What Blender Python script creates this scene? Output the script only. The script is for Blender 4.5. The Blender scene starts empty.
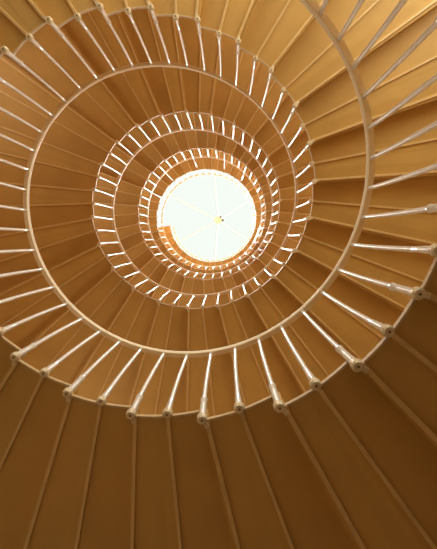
import bpy, bmesh, math, random
import numpy as np
random.seed(4)
S = 1.4                      # radius of the stair well in metres
EYE = 1.6                    # height of the camera above the floor
P = np.array([440.0, 0.0973, 0.00973, 0.27183, 0.30045, -0.71783, 0.04512, 0.87453, 0.85807, -0.00982, -0.36132, -0.22768, -0.06441, -0.03407, -0.02932, 0.00586, -0.09258, -0.05694, -0.03596, -0.01229, -0.00503, -0.0422, -0.02953, -0.04112, -0.06599, -0.04697, -0.0257, -0.01045, -0.00044, 0.00627, 0.01169, 0.06175, 0.0418, 0.01759, 0.02268, 0.01868, -0.02119, -0.03463, -0.01759, -0.00193, 0.0071, 0.00025, -0.01078, -0.02744, -0.04525, -0.03601, -0.01189, 0.00301, 0.00903, 0.00995, 0.0085, 0.00635, 0.22819, 0.09674, -0.05377, -0.13065, -0.14995, -0.14447, -0.03592, 0.01845, 0.02791, 0.01647, 0.01469, 0.03299, 0.03688, 0.03173, 0.022, 0.00785, -0.0008, -0.00451, -0.00531, -0.00475, -0.00377])
SKY_POWER, FILL_POWER, EXPOSURE = 1.06, 5.2, 0.0
# glowing panes added as fill light: station on the stair, width in cells of five degrees, bottom and top above the step there (bottom below zero: above the floor)
GROUND_FILLS = [(-7, 4, -.9, 1.95), (20, 2, -.9, 1.3)]
STAIR_FILLS = [(-7, 6, .5, 2.4), (-1, 7, .5, 2.4), (20, 3, .8, 2.0), (32, 4, .8, 2.2), (44, 6, .7, 2.3), (54, 6, .8, 2.2), (64, 5, .8, 2.2), (75, 4, .8, 2.2), (86, 4, .8, 2.2),
           (98, 6, .8, 2.2), (110, 6, .8, 2.2), (122, 6, .8, 2.2), (134, 7, .7, 2.4), (145, 7, .7, 2.4), (155, 7, .7, 2.4), (165, 7, .7, 2.4), (175, 7, .7, 2.4)]
COOL, HIGH = (2, 3), 8
FILL_LAMP = 2300  # energy of the added fill lamp
HUB, SPOKE_A = (0.2, -0.03), 90
# ---------------------------------------------------------------- the helix as surveyed
FOCAL, TX, TY, CAMX, CAMY, A0, DZ, Z0, RAIL_H, FOOT_DR = P[:10]
KN = np.linspace(-12, 168, 21); NK = len(KN)

def spl(c, i):
    h = KN[1] - KN[0]
    u = (np.asarray(i, float).reshape(-1, 1) - KN[None]) / h
    a = np.abs(u)
    B = np.where(a < 1, 2/3 - a*a + a**3/2, np.where(a < 2, (2 - a)**3/6, 0))
    B /= B.sum(1, keepdims=True)
    return float((B @ c)[0])

def helix(i):
    """radius, angle and height (above the eye, in well radii) of the stair's inner edge at station i"""
    j = min(max(i, -1.0), 150.0)
    r = 1 + spl(P[10:10+NK], j) - .055*math.exp(-((i-178)/9)**2)
    a = A0 + i*2*math.pi/46 + spl(P[10+NK:10+2*NK], j)
    z = Z0 + i*DZ + spl(P[10+2*NK:], j)
    return r, a, z

def pt(i, r, z):
    _, a, _ = helix(i)
    return (S*r*math.cos(a), S*r*math.sin(a), EYE + S*z)

I_START, I_END = -5, 211        # first and last riser stations (odd)
R_OUT = 2.80                      # outer end of the steps, where they meet the wall
STEP_LIFT = 0.55*DZ

def step_z(j):                    # underside of the step between stations 2j-1 and 2j+1
    i = 2*j                       # the lowest turn is slightly uneven
    sag = .085*math.exp(-((i-10.8)/2.4)**2) + .025*math.exp(-((i-34.5)/3)**2)
    return helix(i)[2] + STEP_LIFT - sag

# ---------------------------------------------------------------- mesh helpers
COL = bpy.context.scene.collection

def link(name, bm, mat, parent=None, smooth=False):
    me = bpy.data.meshes.new(name)
    bmesh.ops.recalc_face_normals(bm, faces=bm.faces[:])
    bm.to_mesh(me); bm.free()
    if smooth:
        for p in me.polygons: p.use_smooth = True
    me.materials.append(mat)
    o = bpy.data.objects.new(name, me)
    COL.objects.link(o)
    if parent is not None: o.parent = parent
    return o

def prism(bm, bottom, top):
    """closed solid between two matching rings of points"""
    b = [bm.verts.new(p) for p in bottom]; t = [bm.verts.new(p) for p in top]
    n = len(b)
    for k in range(n):
        bm.faces.new((b[k], b[(k+1) % n], t[(k+1) % n], t[k]))
    bm.faces.new(b[::-1]); bm.faces.new(t)

def sweep(bm, path, radii, seg=10, closed_ends=True):
    """tube with a radius per path point"""
    path = [np.array(p, float) for p in path]
    rings = []
    ref = None
    for k, p in enumerate(path):
        d = path[min(k+1, len(path)-1)] - path[max(k-1, 0)]
        d = d/np.linalg.norm(d)
        if ref is None:
            ref = np.cross(d, (0, 0, 1.0)) if abs(d[2]) < .9 else np.cross(d, (1.0, 0, 0))
        u = ref - d*np.dot(ref, d); u /= np.linalg.norm(u); ref = u
        v = np.cross(d, u)
        r = radii[k] if hasattr(radii, '__len__') else radii
        rings.append([bm.verts.new(p + r*(math.cos(t)*u + math.sin(t)*v))
                      for t in [2*math.pi*q/seg for q in range(seg)]])
    for k in range(len(rings)-1):
        for q in range(seg):
            bm.faces.new((rings[k][q], rings[k][(q+1) % seg], rings[k+1][(q+1) % seg], rings[k+1][q]))
    if closed_ends:
        bm.faces.new(rings[0][::-1]); bm.faces.new(rings[-1])

def ribbon(bm, sections):
    """closed quad tube through a list of 4-point sections"""
    rs = [[bm.verts.new(p) for p in s] for s in sections]
    n = len(rs[0])
    for k in range(len(rs)-1):
        for q in range(n):
            bm.faces.new((rs[k][q], rs[k][(q+1) % n], rs[k+1][(q+1) % n], rs[k+1][q]))
    bm.faces.new(rs[0][::-1]); bm.faces.new(rs[-1])

def box_between(bm, a, b, w, h):
    """bar of width w and height h from a to b, top face on the line a-b"""
    a = np.array(a, float); b = np.array(b, float)
    d = b - a; d /= np.linalg.norm(d)
    s = np.cross((0, 0, 1.0), d); s /= np.linalg.norm(s)
    u = np.array((0, 0, 1.0))
    def sec(p): return [p - s*w/2, p + s*w/2, p + s*w*.38 - u*h, p - s*w*.38 - u*h]
    ribbon(bm, [sec(a), sec(b)])

# ---------------------------------------------------------------- materials
def mat(name, col, rough=.5, metal=0., spec=.5, var=0., scale=6., bump=0., col2=None):
    m = bpy.data.materials.new(name); m.use_nodes = True
    nt = m.node_tree; b = nt.nodes['Principled BSDF']
    b.inputs['Base Color'].default_value = (*col, 1)
    b.inputs['Roughness'].default_value = rough
    b.inputs['Metallic'].default_value = metal
    b.inputs['Specular IOR Level'].default_value = spec
    if var or bump:
        tc = nt.nodes.new('ShaderNodeTexCoord')
        nz = nt.nodes.new('ShaderNodeTexNoise'); nz.inputs['Scale'].default_value = scale
        nz.inputs['Detail'].default_value = 5
        nt.links.new(tc.outputs['Object'], nz.inputs['Vector'])
        if var:
            r = nt.nodes.new('ShaderNodeValToRGB')
            c2 = col2 or tuple(c*(1-var) for c in col)
            r.color_ramp.elements[0].color = (*c2, 1); r.color_ramp.elements[0].position = .35
            r.color_ramp.elements[1].color = (*col, 1); r.color_ramp.elements[1].position = .65
            nt.links.new(nz.outputs['Fac'], r.inputs['Fac'])
            nt.links.new(r.outputs['Color'], b.inputs['Base Color'])
        if bump:
            n2 = nt.nodes.new('ShaderNodeTexNoise'); n2.inputs['Scale'].default_value = scale*14
            nt.links.new(tc.outputs['Object'], n2.inputs['Vector'])
            bp = nt.nodes.new('ShaderNodeBump'); bp.inputs['Strength'].default_value = bump
            bp.inputs['Distance'].default_value = .004
            nt.links.new(n2.outputs['Fac'], bp.inputs['Height'])
            nt.links.new(bp.outputs['Normal'], b.inputs['Normal'])
    return m

def glow(name, col, strength):
    m = bpy.data.materials.new(name); m.use_nodes = True
    nt = m.node_tree; nt.nodes.clear()
    e = nt.nodes.new('ShaderNodeEmission'); e.inputs[0].default_value = (*col, 1); e.inputs[1].default_value = strength
    o = nt.nodes.new('ShaderNodeOutputMaterial'); nt.links.new(e.outputs[0], o.inputs[0])
    return m

OCHRE = mat('ochre_paint', (.55, .321, .088), .55, spec=.3, var=.12, scale=2.2, bump=.12)
RIB = mat('ochre_rib', (.69, .465, .20), .45, spec=.4, var=.12, scale=9, bump=.2)
EDGE = mat('edge_strip', (.62, .45, .24), .45, metal=.1, var=.15, scale=14)
STEEL = mat('baluster_steel', (.86, .85, .83), .30, metal=.35)
BRACKET = mat('bracket_ochre', (.80, .66, .45), .4, metal=.15, var=.2, scale=30, bump=.2)
RAILM = mat('rail_cream', (.90, .80, .63), .28, spec=.6)
RAILFLAT = mat('rail_bar', (.78, .62, .40), .42)
PLASTER = mat('warm_plaster', (.78, .66, .46), .85, var=.06, scale=1.5, bump=.2)
WHITE = mat('white_ceiling', (.86, .86, .83), .8, var=.04, scale=2)
FLOORM = mat('stone_floor', (.52, .42, .30), .45, var=.2, scale=3)
FRAME = mat('fill_pane_frame_paint', (.70, .66, .58), .5)  # bars around the added glowing panes
SPOKE = mat('spoke_cream', (.74, .68, .48), .5)
EYELET = mat('eyelet_brown', (.20, .12, .05), .5)  # dark tone for the shaded hole in each bracket eyelet
DARK = mat('dark_fitting', (.06, .06, .06), .5)
PANE = glow('skylight_glass', (.86, .925, .86), SKY_POWER)
FILL_COOL = glow('fill_pane_cool', (.97, .99, .84), FILL_POWER*1.4)  # emission of panes added out of view to light the undersides
FILL_WARM = glow('fill_pane_warm', (1.0, .87, .68), FILL_POWER)
FILL_HIGH = glow('fill_pane_high', (1.0, .97, .95), FILL_POWER*1.25)  # whiter emission for panes added to lighten the upper turns

# ---------------------------------------------------------------- the staircase
stair = bpy.data.objects.new('spiral_staircase', None); COL.objects.link(stair)
stair['label'] = 'ochre spiral staircase with steel balusters winding up to the round skylight'
stair['category'] = 'staircase'
stair['group'] = ''
del stair['group']

TH = .020/S                    # plate thickness in well radii
FOLD = 0.14                    # how much of a riser the second half of each step climbs

def inner(i): return helix(i)[0] + FOOT_DR

def tread_bm(bm, j):
    i0, i1, i2 = 2*j - 1, 2*j, 2*j + 1
    z = step_z(j); h = step_z(j+1) - z
    for (ia, ib, za, zb) in ((i0, i1, z, z), (i1, i2, z, z + FOLD*h)):
        bot = []; top = []
        n = 4
        ring = [(ia + (ib-ia)*k/n, 'in', za + (zb-za)*k/n) for k in range(n+1)] + \
               [(ib - (ib-ia)*k/n, 'out', zb - (zb-za)*k/n) for k in range(n+1)]
        for (i, w, zz) in ring:
            r = inner(i) if w == 'in' else R_OUT
            bot.append(pt(i, r, zz)); top.append(pt(i, r, zz + TH))
        prism(bm, bot, top)

def riser_bm(bm, j):
    i2 = 2*j + 1
    z = step_z(j); z1 = step_z(j+1)
    h = z1 - z
    w = .10                    # in stations
    a, b = inner(i2), R_OUT
    bot = [pt(i2-w, a, z + FOLD*h), pt(i2-w, b, z + FOLD*h), pt(i2, b, z + FOLD*h), pt(i2, a, z + FOLD*h)]
    top = [pt(i2-w, a, z1+TH), pt(i2-w, b, z1+TH), pt(i2, b, z1+TH), pt(i2, a, z1+TH)]
    prism(bm, bot, top)

def rib_bm(bm, i, z, w, h):
    box_between(bm, pt(i, inner(i) - .004, z), pt(i, R_OUT, z), w, h)

def strip_bm(bm, j):
    i0, i2 = 2*j - 1, 2*j + 1
    z = step_z(j); h = step_z(j+1) - z
    secs = []
    for k in range(9):
        i = i0 + 2*k/8
        zz = z + max(0, (i - 2*j))*FOLD*h
        r = inner(i)
        secs.append([pt(i, r - .003, zz - .002), pt(i, r + .004, zz - .002), pt(i, r + .004, zz), pt(i, r, zz + TH*1.02), pt(i, r - .003, zz + TH*1.02)])
    ribbon(bm, secs)

J0, J1 = (I_START+1)//2, (I_END-1)//2
SINGLE_STEPS = 100
rest = {'tread': bmesh.new(), 'riser': bmesh.new(), 'rib': bmesh.new(), 'edge_strip': bmesh.new()}
for j in range(J0, J1+1):
    single = j < J0 + SINGLE_STEPS - 1
    if single:
        bm = bmesh.new(); tread_bm(bm, j)
        st = link('step', bm, OCHRE, stair)
    z = step_z(j); h = step_z(j+1) - z
    pieces = [('riser', riser_bm, (j,), OCHRE), ('edge_strip', strip_bm, (j,), EDGE),
              ('rib', rib_bm, (2*j, z, .021, .014), RIB), ('rib', rib_bm, (2*j+1-.10, z + FOLD*h, .023, .015), RIB)]
    if j == J1: pieces = pieces[1:]
    for name, f, args, m in pieces:
        if single:
            bm = bmesh.new(); f(bm, *args); link(name, bm, m, st)
        else:
            f(rest[name], *args)
    if not single:
        tread_bm(rest['tread'], j)
st = link('topmost_steps', rest['tread'], OCHRE, stair); st['kind'] = 'stuff'
st['label'] = 'topmost steps just under the skylight'
for name, m in (('riser', OCHRE), ('rib', RIB), ('edge_strip', EDGE)):
    o = link(name, rest[name], m, st); o['kind'] = 'stuff'

# handrail: a round tube on a flat bar
rail_i = np.arange(I_START + .5, I_END + .26, .5)
bm = bmesh.new()
sweep(bm, [pt(i, helix(i)[0] + .004, helix(i)[2] + RAIL_H + .006) for i in rail_i], .023, 12)
rail = link('handrail', bm, RAILM, stair, True)
bm = bmesh.new(); secs = []
for i in rail_i:
    r, _, z = helix(i); z += RAIL_H
    secs.append([pt(i, r - .006, z - .014), pt(i, r + .018, z - .014), pt(i, r + .018, z - .006), pt(i, r - .006, z - .006)])
ribbon(bm, secs); link('flat_bar', bm, RAILFLAT, rail)

# balusters
def baluster_path(i):
    r, a, z = helix(i)
    odd = i % 2
    j = i//2
    zf = step_z(j) if not odd else step_z((i-1)//2) + 0
    if odd: zf = step_z((i-1)//2) + FOLD*(step_z((i+1)//2) - step_z((i-1)//2)) - .013
    zt = z + RAIL_H - .012
    rf = r + FOOT_DR - .014
    rt = r + .004
    n = 10; pts = []
    for k in range(n+1):
        t = k/n
        bow = .03*math.sin(math.pi*t)
        pts.append(pt(i + bow, rf + (rt-rf)*t, zf + (zt-zf)*t))
    return pts, zf, rf

def at_len(pts, t):
    n = len(pts)-1; k = min(int(t*n), n-1); f = t*n - k
    return tuple(np.array(pts[k])*(1-f) + np.array(pts[k+1])*f)

def shaft_bm(bm, i, seg):
    pts, zf, rf = baluster_path(i); sweep(bm, pts, .0123, seg)

def sleeve_bm(bm, i, seg):
    pts, zf, rf = baluster_path(i)
    if i % 2:
        q = [at_len(pts, t) for t in (0.0, .02, .13, .190, .195, .206, .21)]
        sweep(bm, q, [.0165, .0165, .0160, .0155, .0185, .0185, .0125], seg)
    else:
        q = [at_len(pts, t) for t in (0.0, .02, .08, .12, .18)]
        sweep(bm, q, [.0165, .0165, .0155, .0140, .0120], seg)

def bracket_bm(bm, i, seg):
    pts, zf, rf = baluster_path(i)
    p = np.array(pts[0]); up = np.array((0, 0, 1.0))
    sweep(bm, [p - up*.022, p - up*.012, p + up*.012, p + up*.022], [.018, .025, .025, .018], seg)
    q = np.array(pt(i - (.08 if i % 2 else 0), rf + .034, zf))
    q[2] = p[2]
    box_between(bm, p + up*.012, q + up*.012, .026, .016)

SINGLE_BALUSTERS = 99
rb = {'shaft': bmesh.new(), 'sleeve': bmesh.new(), 'foot_bracket': bmesh.new()}
B0, B1 = -4, I_END
for i in range(B0, B1+1):
    single = i < B0 + SINGLE_BALUSTERS
    seg = 12 if i < 60 else 8
    if single:
        bm = bmesh.new(); shaft_bm(bm, i, seg); o = link('baluster', bm, STEEL, stair, True)
        bm = bmesh.new(); sleeve_bm(bm, i, seg); link('sleeve', bm, STEEL, o, True)
        bm = bmesh.new(); bracket_bm(bm, i, seg); link('foot_bracket', bm, BRACKET, o)
        if i < 46:
            bm = bmesh.new(); p = np.array(baluster_path(i)[0][0])
            sweep(bm, [p - (0, 0, .020), p - (0, 0, .0265)], [.0065, .0055], 8); link('eyelet_hole', bm, EYELET, o)  # dark disc in place of the eyelet's hole
    else:
        shaft_bm(rb['shaft'], i, 6); sleeve_bm(rb['sleeve'], i, 6); bracket_bm(rb['foot_bracket'], i, 6)
o = link('upper_balusters', rb['shaft'], STEEL, stair, True); o['kind'] = 'stuff'
o['label'] = 'small pale balusters of the uppermost turns'
s = link('sleeve', rb['sleeve'], STEEL, o, True); s['kind'] = 'stuff'
s = link('foot_bracket', rb['foot_bracket'], BRACKET, o); s['kind'] = 'stuff'

# tall posts from the rail of the third turn up to the steps above
for i in (123, 126, 130, 134, 137):
    r, a, z = helix(i); r2, _, z2 = helix(i+46)
    bm = bmesh.new()
    sweep(bm, [pt(i, r + .01, z + RAIL_H - .01), pt(i, r + .01, z2 + STEP_LIFT)], .013, 8)
    o = link('tall_post', bm, STEEL, stair, True); o['label'] = 'slim pale post rising past the handrail to the steps above'

# ---------------------------------------------------------------- the setting
z_top = EYE + S*(helix(I_END)[2] + RAIL_H) + 1.3
Rw = S*R_OUT
def structure(o): o['kind'] = 'structure'; return o

NA = 72
def ang(k): return 2*math.pi*k/NA
# added fill-light panes: (first angular cell, cells wide, bottom z, top z)
fills = []
for (i, w, lo, hi) in GROUND_FILLS + STAIR_FILLS:
    th = helix(i)[1]
    k = int(round(th/(2*math.pi)*NA - w/2)) % NA
    base = 0.0 if lo < 0 else EYE + S*step_z((i+2)//2) + .2
    fills.append((k, w, base + abs(lo), base + hi))
zs = sorted({0.0, z_top, z_top + 1.6, *[w[2] for w in fills], *[w[3] for w in fills]})
bm = bmesh.new()
V = {}
def vert(k, n, r):
    key = (k % NA, n, r)
    if key not in V: V[key] = bm.verts.new((r*math.cos(ang(k)), r*math.sin(ang(k)), zs[n]))
    return V[key]
def hole(k, n):
    for (a, w, b, t) in fills:
        if (k - a) % NA < w and zs[n] >= b - 1e-6 and zs[n+1] <= t + 1e-6: return True
    return False
Ri, Ro2 = Rw, Rw + .3
for k in range(NA):
    for n in range(len(zs)-1):
        if hole(k, n): continue
        for r in (Ri, Ro2):
            bm.faces.new((vert(k, n, r), vert(k+1, n, r), vert(k+1, n+1, r), vert(k, n+1, r)))
        for (kk, side) in ((k-1, k), (k+1, k+1)):
            if hole(kk, n):
                bm.faces.new((vert(side, n, Ri), vert(side, n, Ro2), vert(side, n+1, Ro2), vert(side, n+1, Ri)))
        for (nn, lev) in ((n-1, n), (n+1, n+1)):
            if nn < 0 or nn >= len(zs)-1 or hole(k, nn):
                bm.faces.new((vert(k, lev, Ri), vert(k+1, lev, Ri), vert(k+1, lev, Ro2), vert(k, lev, Ro2)))
structure(link('wall_round', bm, PLASTER))

for n, (a, w, b, t) in enumerate(fills):  # unseen glowing panes, added in the wall to light the steps from the side
    bm = bmesh.new(); rg = Rw + .18
    vs = [[bm.verts.new((rr*math.cos(ang(a+q)), rr*math.sin(ang(a+q)), z)) for q in range(w+1)] for rr, z in ((rg, b), (rg, t))]
    for q in range(w): bm.faces.new((vs[0][q], vs[0][q+1], vs[1][q+1], vs[1][q]))
    pane = structure(link('fill_pane_%d' % (n+1), bm, FILL_COOL if n in COOL else (FILL_HIGH if n >= HIGH else FILL_WARM)))
    bm = bmesh.new(); rf = Rw + .14
    for q in (0, w/2, w):
        c, s_ = math.cos(ang(a+q)), math.sin(ang(a+q))
        sweep(bm, [(rf*c, rf*s_, b), (rf*c, rf*s_, t)], .03, 6)
    for z in (b+.03, t-.03):
        sweep(bm, [(rf*math.cos(ang(a+q)), rf*math.sin(ang(a+q)), z) for q in range(w+1)], .03, 6)
    link('fill_pane_frame', bm, FRAME, pane)

def ring_slab(bm, r0, r1, z0, z1, n=72):
    rows = [[bm.verts.new((r*math.cos(2*math.pi*k/n), r*math.sin(2*math.pi*k/n), z)) for k in range(n)]
            for (r, z) in ((r0, z0), (r1, z0), (r1, z1), (r0, z1))]
    for q in range(4):
        for k in range(n):
            bm.faces.new((rows[q][k], rows[q][(k+1) % n], rows[(q+1) % 4][(k+1) % n], rows[(q+1) % 4][k]))

bm = bmesh.new(); bmesh.ops.create_circle(bm, cap_ends=True, segments=72, radius=Rw+.3)
g = bmesh.ops.extrude_face_region(bm, geom=bm.faces[:])
bmesh.ops.translate(bm, verts=[v for v in g['geom'] if isinstance(v, bmesh.types.BMVert)], vec=(0, 0, -.2))
structure(link('floor', bm, FLOORM))

SKY_R = 1.75*S
bm = bmesh.new(); ring_slab(bm, SKY_R + .14, Rw+.3, z_top, z_top+.3); structure(link('ceiling', bm, WHITE))

sky = bpy.data.objects.new('round_skylight', None); COL.objects.link(sky); sky.location = (0, 0, z_top+.33)
sky['label'] = 'bright round white skylight with thin spokes at the top of the stair well'
sky['category'] = 'skylight'
HX, HY = HUB
bm = bmesh.new()
n = 72; rows = []
for k, (rr, zz) in enumerate(((1.0, .0), (.97, .12), (.75, .55), (.45, .90), (.15, 1.05))):
    rows.append([bm.verts.new((rr*SKY_R*math.cos(2*math.pi*q/n), rr*SKY_R*math.sin(2*math.pi*q/n), zz)) for q in range(n)])
for k in range(len(rows)-1):
    for q in range(n): bm.faces.new((rows[k][q], rows[k][(q+1) % n], rows[k+1][(q+1) % n], rows[k+1][q]))
bm.faces.new(rows[-1])
link('glass_dome', bm, PANE, sky, True)
bm = bmesh.new(); ring_slab(bm, SKY_R - .05, SKY_R + .13, -.02, .10); link('curb', bm, WHITE, sky)
for k in range(6):
    t = math.radians(SPOKE_A + 60*k)
    bm = bmesh.new()
    e = SKY_R*.99
    sweep(bm, [(HX, HY, .5), (HX + (e*math.cos(t)-HX)*.5, HY + (e*math.sin(t)-HY)*.5, .36), (e*math.cos(t), e*math.sin(t), .05)], .014, 8)
    link('spoke', bm, SPOKE, sky)
bm = bmesh.new(); sweep(bm, [(HX, HY, .56), (HX, HY, .50), (HX, HY, .42), (HX, HY, .40)], [.10, .16, .16, .09], 20)
link('hub', bm, SPOKE, sky)
for dx, dy in ((.10, -.12), (.18, .0)):
    bm = bmesh.new(); sweep(bm, [(HX+dx, HY+dy, .42), (HX+dx, HY+dy, .36), (HX+dx, HY+dy, .33)], [.035, .045, .03], 10)
    link('hub_fitting', bm, DARK, sky)

ld = bpy.data.lights.new('fill_lamp', 'POINT'); ld.energy = FILL_LAMP; ld.shadow_soft_size = .14; ld.color = (1, .97, .92)  # added fill light, lost against the white dome, brightens the balusters
lo = bpy.data.objects.new('fill_lamp', ld); COL.objects.link(lo); lo.location = (.5, .0, z_top + 1.15)
# ---------------------------------------------------------------- camera
def rot():
    c, s = math.cos(TX), math.sin(TX); Rx = np.array([[1, 0, 0], [0, c, -s], [0, s, c]])
    c, s = math.cos(TY), math.sin(TY); Ry = np.array([[c, 0, s], [0, 1, 0], [-s, 0, c]])
    return Ry @ Rx
R = rot()
from mathutils import Matrix
cd = bpy.data.cameras.new('camera'); cam = bpy.data.objects.new('camera', cd); COL.objects.link(cam)
right, up, back = R[0], -R[1], -R[2]
loc = (S*CAMX, S*CAMY, EYE)
cam.matrix_world = Matrix(((right[0], up[0], back[0], loc[0]), (right[1], up[1], back[1], loc[1]),
                           (right[2], up[2], back[2], loc[2]), (0, 0, 0, 1)))
cd.sensor_width = 36; cd.sensor_fit = 'AUTO'; cd.lens = FOCAL/549*36
cd.clip_start = .01; cd.clip_end = 200
sc = bpy.context.scene
sc.camera = cam

w = bpy.data.worlds.new('sky'); sc.world = w; w.use_nodes = True
bg = w.node_tree.nodes['Background']; bg.inputs[0].default_value = (.80, .90, 1, 1); bg.inputs[1].default_value = 1.0
sc.view_settings.view_transform = 'Standard'
sc.view_settings.look = 'None'
sc.view_settings.exposure = EXPOSURE
sc.view_settings.gamma = 1.0
sc.view_settings.use_curve_mapping = False
sc.cycles.max_bounces = 16
sc.cycles.diffuse_bounces = 10
sc.cycles.glossy_bounces = 4
sc.cycles.sample_clamp_indirect = 0
